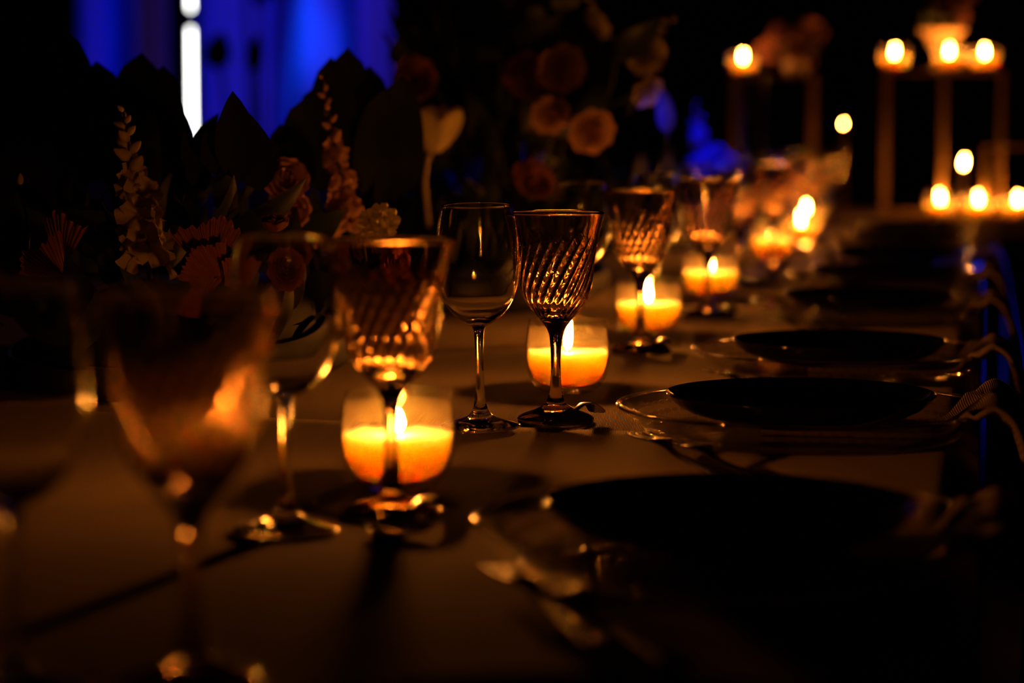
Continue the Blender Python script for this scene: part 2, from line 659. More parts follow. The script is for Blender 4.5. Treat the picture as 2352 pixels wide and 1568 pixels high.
WIN_OUT = [(0.0062, 0.0850), (0.0110, 0.0873), (0.0170, 0.0915), (0.0232, 0.0975), (0.0285, 0.1060), (0.0315, 0.1140),
           (0.0336, 0.1225), (0.0347, 0.1340), (0.0346, 0.1430), (0.0336, 0.1590), (0.0316, 0.1740), (0.0292, 0.1850)]
WIN_IN = [(0.0292, 0.1850), (0.0288, 0.1856), (0.0283, 0.1850), (0.0307, 0.1740), (0.0327, 0.1590), (0.0337, 0.1430),
          (0.0338, 0.1340), (0.0326, 0.1225), (0.0304, 0.1140), (0.0273, 0.1060), (0.0218, 0.0985), (0.0150, 0.0932), (0.0080, 0.0908), (0, 0.0902)]


def swirl(i, r, z, a):
    """spiral fluting pressed into the lower two thirds of the goblet bowl"""
    if z < 0.0895 or z > 0.168:
        return 0.0
    n = 24
    ph = (a + (z - 0.09) * -15.0) * n
    s = abs(math.sin(ph * 0.5))
    lim = 0.148 + 0.016 * (1 - s)
    up = (z - 0.09) / 0.06
    m = min(1, (z - 0.0895) / 0.006) * max(0.0, min(1.0, (lim - z) / 0.012)) * (1 - 0.62 * min(1, up))
    return -0.00095 * m * (1 - s ** 1.15)


def split_lathe(prof_pts, sub, mat, name, seg, disp=None):
    return lathe(name, smooth_profile(prof_pts, sub), mat, seg, disp)


def make_goblet():
    t_ = thing('swirl_goblet', '-', 'goblet', group='amber swirl goblets along the table')
    outer = smooth_profile(GOB_OUT, 7)
    no = len(outer)
    prof = outer + smooth_profile(GOB_IN, 5)[1:]
    obj('bowl', lathe('bowl', prof, 'amber_glass', 240, lambda i, r, z, a: swirl(i, r, z, a) if i < no else 0), t_)
    obj('stem', split_lathe(GOB_STEM, 5, 'amber_glass', 'stem', 48), t_)
    obj('foot', split_lathe(GOB_FOOT, 5, 'amber_glass', 'foot', 72), t_)
    return t_


def make_wine():
    t_ = thing('wine_glass', '-', 'wine glass', group='clear wine glasses along the table')
    prof = smooth_profile(WIN_OUT, 5) + smooth_profile(WIN_IN, 5)[1:]
    obj('bowl', lathe('bowl', prof, 'clear_glass', 96), t_)
    obj('stem', split_lathe(WIN_STEM, 5, 'clear_glass', 'stem', 40), t_)
    obj('foot', split_lathe(WIN_FOOT, 5, 'clear_glass', 'foot', 72), t_)
    return t_


V_OUT = [(0, 0.0005), (0.020, 0.0), (0.0245, 0.0012), (0.0300, 0.0050), (0.0355, 0.0125), (0.0392, 0.0220), (0.0407, 0.0320),
         (0.0405, 0.0420), (0.0395, 0.0540), (0.0374, 0.0685)]
V_IN = [(0.0374, 0.0685), (0.0367, 0.0692), (0.0360, 0.0685), (0.0379, 0.0540), (0.0388, 0.0420), (0.0387, 0.0320), (0.0370, 0.0225),
        (0.0330, 0.0140), (0.0270, 0.0085), (0.0180, 0.0060), (0, 0.0055)]
WAX = [(0, 0.0062), (0.0170, 0.0066), (0.0262, 0.0092), (0.0322, 0.0145), (0.0362, 0.0228), (0.0378, 0.0320), (0.0381, 0.0385), (0.0376, 0.0398),
       (0.0364, 0.0392), (0.0300, 0.0385), (0.0150, 0.0380), (0.004, 0.0378), (0, 0.0378)]
FLAME = [(0, 0.0), (0.0022, 0.0012), (0.0038, 0.0050), (0.0042, 0.0090), (0.0037, 0.0150), (0.0024, 0.0215), (0.0010, 0.0262), (0, 0.0280)]


def flame_mesh():
    me = lathe('flame', smooth_profile(FLAME, 3), 'flame', 14)
    for v in me.vertices:                      # slight lean
        v.co.x += 8.0 * v.co.z ** 2 * 0.6
    return me


def make_votive():
    t_ = thing('votive_candle', '-', 'candle', group='lit votive candles along the table')
    gl = obj('glass_holder', lathe('glass_holder', smooth_profile(V_OUT, 5) + smooth_profile(V_IN, 5)[1:], 'votive_glass', 72), t_)
    gl['label'] = 'clear round glass holder'
    wx = lathe('wax', smooth_profile(WAX, 4), 'wax', 64)
    wob = random.Random(5)
    for v in wx.vertices:
        if v.co.z > 0.0385:
            a = math.atan2(v.co.y, v.co.x)
            v.co.z += 0.0006 * math.sin(a * 5 + 1) + 0.0004 * math.sin(a * 11)
    wo = obj('wax', wx, t_)
    wo['label'] = 'glowing cream wax'
    fm = obj('glow_film', lathe('glow_film', smooth_profile([(0.0384, 0.0405), (0.0384, 0.044), (0.0380, 0.050), (0.0373, 0.056), (0.0366, 0.0605)], 4), 'glow_film', 64), t_)  # added layer that shows the flame glow on the inner wall
    fm['label'] = 'hazy wax film on the glass'
    wk = obj('wick', tube('wick', [(0.0015, 0, 0.0375), (0.0008, 0, 0.042), (-0.0006, 0, 0.0465), (-0.002, 0, 0.0495)], 0.0007, 'wick', 6), t_)
    fl = obj('flame', flame_mesh(), wk, loc=(0, 0, 0.0402))
    fl['label'] = 'bright candle flame'
    return t_


ordn = ['first', 'second', 'third', 'fourth', 'fifth', 'sixth', 'seventh', 'eighth', 'ninth', 'tenth', 'eleventh']
gob_pos = [(-0.350, 1.035), (-0.376, 1.521), (-0.359, 2.045), (-0.375, 2.686), (-0.352, 3.158), (-0.365, 3.72), (-0.358, 4.24),
           (-0.37, 4.80), (-0.362, 5.35), (-0.36, 5.82)]
gob_lab = ['dark blurred amber goblet closest to the camera, only its bowl and stem in frame',
           'blurred amber swirl goblet standing before the largest glowing votive candle',
           'sharp amber swirl goblet standing before the second votive, spoon at its foot',
           'amber swirl goblet before the third votive, fourth goblet along the row',
           'soft amber goblet whose stem splits the fourth glowing votive in two',
           'blurred amber goblet, sixth along the row from the camera',
           'blurred amber goblet, seventh along the row from the camera',
           'far blurred amber goblet, eighth along the row from the camera',
           'far blurred amber goblet, ninth along the row from the camera',
           'farthest amber goblet, at the end of the long table']
win_pos = [(-0.425, 1.010), (-0.426, 1.447), (-0.408, 1.959), (-0.462, 2.80), (-0.429, 3.238), (-0.44, 3.78), (-0.43, 4.34), (-0.44, 4.86),
           (-0.43, 5.41), (-0.43, 5.85)]
win_lab = ['clear wine glass at the left frame edge, beside the closest goblet',
           'blurred clear wine glass beside the goblet before the largest votive',
           'sharp clear wine glass leaning beside the sharp swirl goblet',
           'clear wine glass rising behind the sharp goblet, fourth of its row',
           'soft clear wine glass fifth of its row, beside the fifth goblet',
           'blurred clear wine glass, sixth of its row from the camera',
           'blurred clear wine glass, seventh of its row from the camera',
           'far blurred clear wine glass, eighth of its row from the camera',
           'far blurred clear wine glass, ninth of its row from the camera',
           'farthest clear wine glass, at the end of the long table']
vot_pos = [(-0.398, 1.629), (-0.386, 2.264), (-0.392, 2.877), (-0.384, 3.480), (-0.376, 4.442), (-0.367, 5.021), (-0.40, 5.62)]
vot_lab = ['largest glowing votive candle in a round glass, behind the second goblet',
           'sharp glowing votive candle in a round glass behind the sharp swirl goblet',
           'glowing votive candle in a round glass, third along the table',
           'glowing votive candle split by a goblet stem, fourth along the table',
           'blurred glowing votive candle, fifth along the table',
           'blurred far votive candle, sixth along the table',
           'farthest votive candle on the long table, among blurred goblets']


def zt(y):
    return T + (0.0025 if y < 1.985 else 0.0003)


random.seed(11)
gob = make_goblet()
for i, (x, y) in enumerate(gob_pos):
    rz = i * 0.7
    if i == 0:
        gob.location = (x, y, zt(y))
        gob.rotation_euler.z = 0.13
        gob['label'] = gob_lab[0]
    else:
        dup(gob, (x, y, zt(y)), rz, gob_lab[i])
win = make_wine()
for i, (x, y) in enumerate(win_pos):
    if i == 0:
        win.location = (x, y, zt(y))
        win['label'] = win_lab[0]
    else:
        o = dup(win, (x, y, zt(y)), 0, win_lab[i])
        if i == 2:      # rides on the cloth hem, leaning a little to the camera
            o.rotation_euler = (math.radians(2.6), math.radians(-0.5), 0)
            o.location.z = T + 0.0040
            o.location.y = y + 0.003
vot = make_votive()
for i, (x, y) in enumerate(vot_pos):
    rz = [2.4, 0.5, 2.0, 3.0, 1.0, 4.0, 5.0][i]
    if i == 0:
        vot.location = (x, y, zt(y))
        vot.rotation_euler.z = rz
        vot['label'] = vot_lab[0]
    else:
        vot_full = dup(vot, (x, y, zt(y)), rz, vot_lab[i])

for c_ in vot.children:          # the nearest candle burns with a short flame
    for g_ in c_.children:
        if g_.name.startswith('flame'):
            g_.scale = (1.2, 1.2, 0.75)

# ------------------------------------------------------------------ place settings
CH_P = [(0, 0.0006), (0.116, 0.0), (0.1235, 0.0012), (0.1300, 0.0050), (0.1420, 0.0150), (0.1515, 0.0222), (0.1525, 0.0236), (0.1512, 0.0246),
        (0.1495, 0.0240), (0.1395, 0.0168), (0.1275, 0.0078), (0.1200, 0.0046), (0.1050, 0.0042), (0, 0.0042)]
PL_P = [(0, 0.0125), (0.055, 0.0125), (0.060, 0.0105), (0.065, 0.0107), (0.068, 0.0135), (0.085, 0.0165), (0.100, 0.0235), (0.1080, 0.0312), (0.1102, 0.0334), (0.1096, 0.0346),
        (0.1080, 0.0340), (0.0985, 0.0262), (0.084, 0.0196), (0.066, 0.0166), (0.03, 0.0158), (0, 0.0158)]


def make_charger():
    t_ = thing('glass_charger', '-', 'charger plate', group='clear glass chargers along the guests side')
    obj('dish', lathe('dish', smooth_profile(CH_P, 4), 'charger_glass', 128), t_)
    rp = [(0.1514 + 0.0019 * math.cos(q), 0.0243 + 0.0017 * math.sin(q)) for q in [-PI + 2 * PI * k / 12 for k in range(13)]]
    obj('rim', lathe('rim', rp, 'clear_glass', 128), t_)
    # embossed bead ring on the inner shoulder, joined as fine relief
    verts, faces = [], []
    rnd = random.Random(3)
    for ringr, z0, n, s in ((0.1300, 0.0105, 72, 0.0030), (0.1385, 0.0170, 80, 0.0024)):
        for k in range(n):
            a = 2 * PI * k / n
            c = Vector((ringr * math.cos(a), ringr * math.sin(a), z0))
            rr = s * rnd.uniform(0.8, 1.1)
            b0 = len(verts)
            verts.append(c - Vector((0, 0, rr * .8)))
            for la in (-0.6, 0.0, 0.6):
                for q in range(8):
                    th = q * PI / 4
                    verts.append(c + Vector((math.cos(la) * math.cos(th), math.cos(la) * math.sin(th), 0.8 * math.sin(la))) * rr)
            verts.append(c + Vector((0, 0, rr * .8)))
            for q in range(8):
                p = (q + 1) % 8
                faces.append((b0, b0 + 1 + p, b0 + 1 + q))
                for l_ in (0, 1):
                    faces.append((b0 + 1 + l_ * 8 + q, b0 + 1 + l_ * 8 + p, b0 + 9 + l_ * 8 + p, b0 + 9 + l_ * 8 + q))
                faces.append((b0 + 17 + q, b0 + 17 + p, b0 + 25))
    r = obj('bead_ring', mesh('bead_ring', verts, faces, 'bead_glass'), t_)
    r['kind'] = 'stuff'
    r['label'] = 'sparkling embossed beads'
    return t_


def make_plate():
    return lathe('dinner_plate', smooth_profile(PL_P, 4), 'plate_glaze', 128)


def napkin_mesh(seed):
    """folded napkin: lies under the plate, rides over the charger rim, falls over the table edge"""
    path = [(-0.03, 0.0089), (0.0, 0.0089), (0.05, 0.0089), (0.10, 0.0092), (0.118, 0.0112), (0.135, 0.0215), (0.149, 0.0300), (0.158, 0.0285), (0.168, 0.0205),
            (0.176, 0.004), (0.182, -0.025), (0.186, -0.08), (0.188, -0.15), (0.187, -0.22)]
    sp = smooth_profile([(p[0] + 1, p[1]) for p in path], 4)
    n = len(sp) - 1

    def f(u, v):
        k = u * n
        i = min(int(k), n - 1)
        fr_ = k - i
        x = sp[i][0] + (sp[i + 1][0] - sp[i][0]) * fr_ - 1
        z = sp[i][1] + (sp[i + 1][1] - sp[i][1]) * fr_
        wv = max(0.0, min(1.0, (x - 0.108) / 0.035))
        hang = max(0.0, min(1.0, (-z) / 0.2))
        y = (v - 0.5) * (0.095 + 0.075 * wv - 0.05 * hang)
        s = math.sin(v * 11 + seed) * 0.5 + math.sin(v * 19 + seed * 2.3) * 0.3
        z += wv * (1 - hang) * 0.0065 * (s + 0.7)
        x += (0.012 + 0.02 * hang) * wv * (s * 0.6 + 0.25) * (0.3 + hang)
        r_ = math.hypot(x, y)
        if x < 0.146:      # keep clear of the charger below
            if r_ < 0.125:
                zm = 0.0089
            elif r_ < 0.151:
                zm = 0.0089 + 0.0225 * (r_ - 0.125) / 0.026
            elif r_ < 0.162:
                zm = 0.0314 - 0.014 * (r_ - 0.151) / 0.011
            else:
                zm = 0.006
            z = max(z, zm)
        return (x, y, z)
    return grid('napkin', f, 56, 34, 'napkin_linen')


def make_spoon():
    """dessert spoon, bowl toward -Y, along +Y"""
    L = 0.105

    def wid(s):
        if s < 0.36:
            q = s / 0.36
            return 0.0205 * math.sqrt(max(0.0, 1 - (2 * q - 1) ** 2)) ** 0.9 * (1.0 - 0.25 * (q - 0.4)) + 0.0018 * q
        q = (s - 0.36) / 0.64
        return 0.0024 + 0.0062 * q ** 1.6 * (1 if q < 0.93 else math.sqrt(max(0, 1 - ((q - 0.93) / 0.07) ** 2)))

    def zc(s):
        if s < 0.36:
            q = s / 0.36
            return 0.0055 + 0.0085 * q ** 3
        q = (s - 0.36) / 0.64
        return 0.0140 + 0.009 * math.sin(q * PI * 0.9) - 0.0115 * q
    nu, nv = 10, 40

    def f(layer):
        def g(u, v):
            x = (u * 2 - 1)
            wdt = wid(v)
            d = 0.0052 * math.sin(min(1, v / 0.36) * PI) if v < 0.36 else -0.0004
            z = zc(v) - d * (1 - x * x) + (0.0 if layer else -0.0011)
            return (x * wdt, v * L - 0.022, z)
        return g
    vt, fc = [], []
    for layer in (1, 0):
        base = len(vt)
        fn = f(layer)
        for j in range(nv + 1):
            for i in range(nu + 1):
                vt.append(fn(i / nu, j / nv))
        for j in range(nv):
            for i in range(nu):
                a = base + j * (nu + 1) + i
                q = (a, a + 1, a + nu + 2, a + nu + 1)
                fc.append(q if layer else q[::-1])
    m_ = (nu + 1) * (nv + 1)
    for j in range(nv):
        a, b = j * (nu + 1), (j + 1) * (nu + 1)
        fc.append((a, b, b + m_, a + m_))
        fc.append((b + nu, a + nu, a + nu + m_, b + nu + m_))
    return mesh('dessert_spoon', vt, fc, 'steel')


def make_fork_meshes():
    """fork along +X: four tines toward -X, handle toward +X"""
    def zc(x):
        return 0.004 + 0.007 * math.exp(-((x + 0.055) / 0.03) ** 2) + 0.004 * max(0, (-x - 0.065)) / 0.03

    def strip(xs, hw, yc, name):
        vt, fc = [], []
        for x, h in zip(xs, hw):
            z = zc(x)
            vt += [(x, yc - h, z), (x, yc + h, z), (x, yc + h, z - 0.0016), (x, yc - h, z - 0.0016)]
        for i in range(len(xs) - 1):
            for k in range(4):
                l = (k + 1) % 4
                fc.append((i * 4 + k, (i + 1) * 4 + k, (i + 1) * 4 + l, i * 4 + l))
        n_ = (len(xs) - 1) * 4
        fc += [(0, 1, 2, 3), (n_ + 3, n_ + 2, n_ + 1, n_)]
        return mesh(name, vt, fc, 'steel')
    xs = [-0.06 + 0.155 * i / 16 for i in range(17)]
    hw = []
    for x in xs:
        if x < -0.035:
            hw.append(0.0115 - 0.0085 * ((x + 0.06) / 0.025) ** 1.5)
        else:
            hw.append(0.003 + 0.006 * ((x + 0.035) / 0.13) ** 1.5)
    hd = strip(xs, hw, 0, 'fork_handle')
    tines = []
    for k in range(4):
        tx = [-0.061 - 0.044 * i / 6 for i in range(7)][::-1]
        th = [0.0008 + 0.0011 * i / 6 for i in range(7)]
        tines.append(strip(tx, th, -0.0093 + 0.0062 * k, 'tine'))
    return hd, tines


plate_me = make_plate()
spoon_me = make_spoon()
fork_h, fork_t = make_fork_meshes()
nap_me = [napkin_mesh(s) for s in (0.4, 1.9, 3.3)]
set_pos = [(-0.141, 0.840), (-0.141, 1.405), (-0.1415, 1.978), (-0.140, 2.492), (-0.140, 3.16), (-0.141, 3.70), (-0.140, 4.26), (-0.141, 4.82), (-0.141, 5.38)]
near_words = ['at the bottom edge of the picture', 'second from the bottom, with a blue glint', 'in sharp focus beside the sharp goblet',
              'beside the goblet before the third votive', 'fifth along the table edge', 'sixth along the table edge',
              'seventh along the table edge', 'eighth along the table edge', 'farthest along the table edge']
ch0 = make_charger()
for i, (x, y) in enumerate(set_pos):
    lab = 'clear beaded glass charger ' + near_words[i]
    if i == 0:
        ch0.location = (x, y, zt(y))
        ch0['label'] = lab
    else:
        dup(ch0, (x, y, zt(y)), i * 0.4, lab)
    z = zt(y)
    pl = obj('dinner_plate', plate_me, loc=(x - 0.002, y, z + 0.0002))
    tag(pl, 'glossy black dinner plate on the charger ' + near_words[i], 'plate', 'black dinner plates on the chargers')
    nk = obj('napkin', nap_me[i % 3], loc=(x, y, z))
    sm = nk.modifiers.new('thickness', 'SOLIDIFY')
    sm.thickness = 0.004
    sm.offset = -1
    tag(nk, 'napkin falling over the table edge, charger ' + near_words[i], 'napkin', 'napkins hanging over the table edge')

for i, (gx, gy) in enumerate(gob_pos[:6]):
    if i == 0:
        continue
    y = gy - 0.073
    sp_ = obj('dessert_spoon', spoon_me, loc=(gx + 0.024, y, zt(y) - 0.0002), rot=(0, 0, -math.radians(9 + 3 * math.sin(i * 3))))
    tag(sp_, 'small steel dessert spoon lying at the foot of the %s goblet' % ordn[i], 'spoon', 'dessert spoons at the goblets')

for i, (cx, cyy) in enumerate(set_pos[:6]):
    if i == 0:
        continue
    for k, (dx, dy, wd) in enumerate(((-0.107, -0.127, 'outer'), (-0.070, -0.158, 'inner'))):
        # forks stand skewed, tines toward the candles, handles toward the camera side of the edge
        ang = -math.radians(64 - 3 * k)
        px_, py_ = cx + dx + 0.03, cyy + dy - 0.055
        f0 = thing('fork', 'steel %s fork lying skewed beside the charger %s' % (wd, near_words[i]), 'fork', (px_, py_, zt(py_) + 0.0002), ang,
                   'forks beside the chargers')
        hh = obj('handle', fork_h, f0)
        for tm in fork_t:
            obj('tine', tm, f0)

# ------------------------------------------------------------------ flowers


def leaf_mesh(L, W, curl, fold, mat, tip=1.0, serr=0.0):
    nu, nv = 4, 9

    def f(u, v):
        x = (u * 2 - 1)
        wd = W * math.sin(PI * min(1, v ** 0.75)) ** tip * (1 + serr * math.sin(v * 40))
        y = L * v * math.cos(curl * v * 0.5)
        z = L * v * math.sin(curl * v * 0.5) + fold * abs(x) * wd
        return (x * wd, y, z)
    return grid('leaf', f, nu, nv, mat)


def rose_mesh(R, mat, layers=5, openness=1.0, seed=1):
    """layered bloom: cupped petals, tight in the middle and opening outward"""
    rnd = random.Random(seed)
    vt, fc = [], []
    for l in range(layers):
        q = (l + 1) / layers
        n = 3 + l
        for k in range(n):
            a0 = 2 * PI * k / n + l * 0.8 + rnd.uniform(-.15, .15)
            half = (1.25 - 0.45 * q)
            base = len(vt)
            nu, nv = 6, 5
            lean = (0.15 + 0.95 * q * openness)
            for j in range(nv + 1):
                v = j / nv
                for i in range(nu + 1):
                    u = i / nu * 2 - 1
                    rr = R * q * (0.25 + 0.75 * math.sin(v * PI * 0.55) ** 0.8)
                    z = R * (0.15 + (1.25 - 0.55 * q * openness) * v) - R * 0.2 * u * u * v
                    if v > 0.8:
                        rr += R * 0.12 * lean * (v - 0.8) * 5
                        z -= R * 0.10 * lean * (v - 0.8) * 5
                    aa = a0 + u * half * math.sin(PI * (0.18 + 0.62 * v)) ** 0.7
                    w_ = 1 + 0.05 * math.sin(u * 5 + k)
                    vt.append((rr * w_ * math.cos(aa), rr * w_ * math.sin(aa), z))
            for j in range(nv):
                for i in range(nu):
                    a = base + j * (nu + 1) + i
                    fc.append((a, a + 1, a + nu + 2, a + nu + 1))
    return mesh('bloom', vt, fc, mat)


def floret_mesh(s, mat, seed):
    """snapdragon floret: short throat, two upper and three lower ruffled lobes; opens along +Z"""
    rnd = random.Random(seed)
    vt, fc = [], []
    for k in range(5):
        a0 = 2 * PI * k / 5 + 0.3
        base = len(vt)
        nu, nv = 5, 5
        bend = 0.9 if k in (0, 1) else 1.5
        for j in range(nv + 1):
            v = j / nv
            for i in range(nu + 1):
                u = i / nu * 2 - 1
                rad = s * (0.12 + 0.20 * v + (0.75 * max(0, v - 0.4) / 0.6 * math.sin(bend) if v > 0.4 else 0))
                z = s * (1.1 * min(v, 0.5) + 0.5 * max(0, v - 0.5) * math.cos(bend))
                z += s * 0.13 * math.sin(u * 4 + k * 2 + seed) * v * v
                half = 0.62 * (0.6 + 0.7 * v) * math.sqrt(max(0.05, 1 - max(0, v - 0.55) ** 2 * 3.5))
                aa = a0 + u * half
                vt.append((rad * math.cos(aa), rad * math.sin(aa), z - s * 0.1 * u * u * v))
        for j in range(nv):
            for i in range(nu):
                a = base + j * (nu + 1) + i
                fc.append((a, a + 1, a + nu + 2, a + nu + 1))
    return mesh('floret', vt, fc, mat)


def bud_mesh(s, mat):
    return lathe('bud', [(0, 0), (s * .3, s * .15), (s * .42, s * .55), (s * .3, s * 1.0), (s * .08, s * 1.35), (0, s * 1.4)], mat, 8)


def ruffle_mesh(R, mat, seed, spread=1.5):
    """ruffled crest of a cockscomb-like bloom: pleated fan with a jagged upper edge"""
    def f(u, v):
        a = (u - 0.5) * spread
        e = 1 + 0.07 * math.sin(u * 11 + seed) + 0.04 * math.sin(u * 47 + seed * 2) if v > 0.5 else 1
        r = R * (0.12 + 0.88 * v) * (1 + (e - 1) * (v - 0.5) * 2)
        pl = 0.035 * R * math.sin(u * 88 + seed) * v
        cup = 0.25 * R * v * v
        return (r * math.sin(a), cup + pl + 0.10 * R * math.sin(a * 3 + seed), r * math.cos(a))
    return grid('crest', f, 110, 8, mat)


LEAVES = [leaf_mesh(0.085, 0.022, 0.9, 0.25, 'leaf_green'), leaf_mesh(0.10, 0.016, 1.2, 0.3, 'leaf_dark'),
          leaf_mesh(0.065, 0.024, 0.6, 0.2, 'leaf_dark'), leaf_mesh(0.07, 0.013, 1.4, 0.3, 'leaf_olive', serr=0.08)]
BIGLEAF = leaf_mesh(0.15, 0.029, 0.25, 0.12, 'leaf_dark', tip=0.85)
FLO = {m_: [floret_mesh(1.0, m_, s) for s in (1, 2)] for m_ in ('petal_cream', 'petal_pink', 'petal_peach', 'petal_blue_lit')}
BUD = {m_: bud_mesh(1.0, m_) for m_ in ('petal_cream', 'petal_pink', 'petal_peach', 'petal_blue_lit')}


def rot_to(d, roll=0.0, axis='Z'):
    q = Vector(d).normalized().to_track_quat(axis, 'Y' if axis != 'Y' else 'Z')
    return (q.to_matrix() @ Matrix.Rotation(roll, 3, axis)).to_euler()


class Arrangement:
    def __init__(self, name, label, loc, group='flower arrangements down the table', cat='flower arrangement'):
        self.root = thing(name, label, cat, loc, 0, group)
        self.o = Vector(loc)

    def rel(self, p):
        return Vector(p) - self.o

    def leaf(self, p, d, roll=0.0, s=1.0, me=None):
        return obj('leaf', me or random.choice(LEAVES), self.root, self.rel(p), rot_to(d, roll, 'Y'), s)

    def stem(self, p0, p1, r=0.002, bend=0.1, parent=None):
        a, b = self.rel(p0), self.rel(p1)
        mid = (a + b) / 2 + Vector((bend * 0.1, -bend * 0.1, 0))
        return obj('stem', tube('stem', [a, a.lerp(mid, .6), mid, mid.lerp(b, .6), b], r, 'stem_green', 6), self.root)

    def bloom(self, p, d, R, mat, name='rose', layers=5, openness=1.0, seed=1, base=None):
        o_ = obj(name, rose_mesh(R, mat, layers, openness, seed), self.root, self.rel(p), rot_to(d))
        return o_

    def spike(self, base, tip, n, s0, mat, seed, name='snapdragon_spike', bare=0.25):
        rnd = random.Random(seed)
        a, b = self.rel(base), self.rel(tip)
        ax = b - a
        st = obj(name, tube(name, [a, a.lerp(b, .35) + Vector((.003, 0, 0)), a.lerp(b, .7), b], [.0026, .0024, .0018, .001], 'stem_green', 7), self.root)
        side = ax.normalized().orthogonal()
        for k in range(n):
            q = k / (n - 1)
            c = a + ax * (bare + (1 - bare) * q)
            ang = k * 2.4 + rnd.uniform(-.3, .3)
            dirv = Matrix.Rotation(ang, 3, ax.normalized()) @ side
            up = 0.35 + 0.8 * q
            d = (dirv + ax.normalized() * up).normalized()
            s = s0 * (1 - 0.78 * q) * rnd.uniform(.85, 1.15)
            if q < 0.6:
                obj('floret', rnd.choice(FLO[mat]), st, c + d * 0.002, rot_to(d, rnd.uniform(0, 6)), s)
            else:
                obj('bud', BUD[mat], st, c, rot_to(d), max(s * 1.2, 0.004))
        return st

    def ruffle(self, p, d, R, mat, seed, n=3, name='cockscomb'):
        c0 = obj(name, ruffle_mesh(R, mat, seed), self.root, self.rel(p), rot_to(d, 0.3 * math.sin(seed)))
        for k in range(1, n):
            obj('crest', ruffle_mesh(R * (1 - .12 * k), mat, seed + k * 1.7), c0, (0.006 * k, -0.010 * k, -0.004 * k), (0.25 * k, 0.5 * (-1) ** k, 0.5 * k))
        return c0

    def tray(self, x0, x1, y0, y1, h=0.035):
        cx, cy_ = (x0 + x1) / 2, (y0 + y1) / 2
        me = lathe('tray', [(0, 0), (0.9, 0), (1.0, h * .3), (1.0, h), (0.96, h), (0.95, h * .5), (0, h * .5)], 'tray_black', 40)
        obj('tray', me, self.root, self.rel((cx, cy_, self.o.z)), None, ((x1 - x0) / 2, (y1 - y0) / 2, 1))
        # flower foam block that holds the stems
        f_ = obj('foam_block', lathe('foam_block', [(0, h * .5), (0.9, h * .5), (0.88, h * 1.9), (0.5, h * 2.6), (0, h * 2.8)], 'leaf_dark', 24), self.root,
                 self.rel((cx, cy_, self.o.z)), None, ((x1 - x0) / 2 * .9, (y1 - y0) / 2 * .9, 1))

    def mound(self, x0, x1, y0, y1, h, n, seed, smin=0.7, smax=1.2):
        rnd = random.Random(seed)
        cx, cy_ = (x0 + x1) / 2, (y0 + y1) / 2
        for _ in range(n):
            u, v = rnd.uniform(-1, 1), rnd.uniform(-1, 1)
            dome = max(0.0, 1 - 0.75 * max(abs(u), abs(v)) ** 2.2)
            z = self.o.z + 0.015 + h * dome * rnd.uniform(0.3, 1.0) ** 0.6
            p = (cx + u * (x1 - x0) / 2 * .8, cy_ + v * (y1 - y0) / 2 * .85, z)
            d = Vector((u * 0.9 + rnd.uniform(-.5, .5), v * 0.6 + rnd.uniform(-.5, .5) - 0.15, rnd.uniform(-0.1, 0.9)))
            i = rnd.randrange(len(LEAVES))
            obj('leaf', LEAVES[i], self.root, self.rel(p), rot_to(d, rnd.uniform(-.8, .8), 'Y'), rnd.uniform(smin, smax))


random.seed(4)
# --- nearest arrangement, left side of the picture
A = Arrangement('flower_arrangement', 'dark flower arrangement before the blue drape, with snapdragons and pointed leaves', (-0.79, 2.32, T + 0.0006))
A.tray(-0.96, -0.64, 2.06, 2.72)
A.mound(-0.99, -0.60, 1.90, 2.80, 0.185, 150, 21)
A.spike(at(345, 640, 2.06), at(283, 255, 2.06), 26, 0.024, 'petal_cream', 3, bare=0.12)
A.spike(at(815, 600, 2.42), at(740, 180, 2.42), 26, 0.018, 'petal_peach', 8, bare=0.15)
A.bloom(at(655, 420, 2.25), (0.35, -0.9, 0.25), 0.020, 'petal_pink', 'orchid_bloom', 4, 1.0, 3)
A.bloom(at(668, 480, 2.27), (0.5, -0.8, -0.1), 0.016, 'petal_pink', 'orchid_bloom', 3, 1.2, 9)
for k, (px, py) in enumerate(((848, 505), (872, 518), (890, 505), (862, 535), (885, 530), (842, 528), (875, 492))):
    obj('hydrangea_floret', FLO['petal_cream'][k % 2], A.root, A.rel(at(px, py, 2.2 + 0.006 * (k % 3))), rot_to((0.5, -0.8, 0.3), k), 0.0105)
A.ruffle(at(485, 625, 1.985), (0.1, -0.5, 1), 0.044, 'petal_rust', 0.4, 3)
A.ruffle(at(150, 620, 2.0), (-0.2, -0.4, 1), 0.046, 'petal_rust', 2.2, 2)
A.ruffle(at(465, 690, 1.99), (0.0, -0.6, 0.7), 0.030, 'petal_rust', 4.0, 2)
A.bloom(at(655, 620, 2.05), (0.4, -0.9, 0.25), 0.019, 'petal_rust', 'carnation', 6, 1.1, 4)
A.bloom(at(700, 575, 2.12), (0.6, -0.7, 0.3), 0.014, 'petal_rust', 'carnation', 5, 1.0, 6)
A.bloom(at(632, 535, 2.08), (0.1, -0.3, 1.0), 0.012, 'petal_rust', 'rose_bud', 3, 0.3, 7)
A.bloom(at(905, 610, 2.30), (0.5, -0.8, 0.3), 0.020, 'petal_rust', 'carnation', 5, 1.0, 16)
obj('flower_bud', BUD['petal_cream'], A.root, A.rel(at(47, 425, 2.05)), rot_to((0, 0, 1)), 0.008)
A.stem(at(60, 640, 2.05), at(47, 425, 2.05), 0.0012)


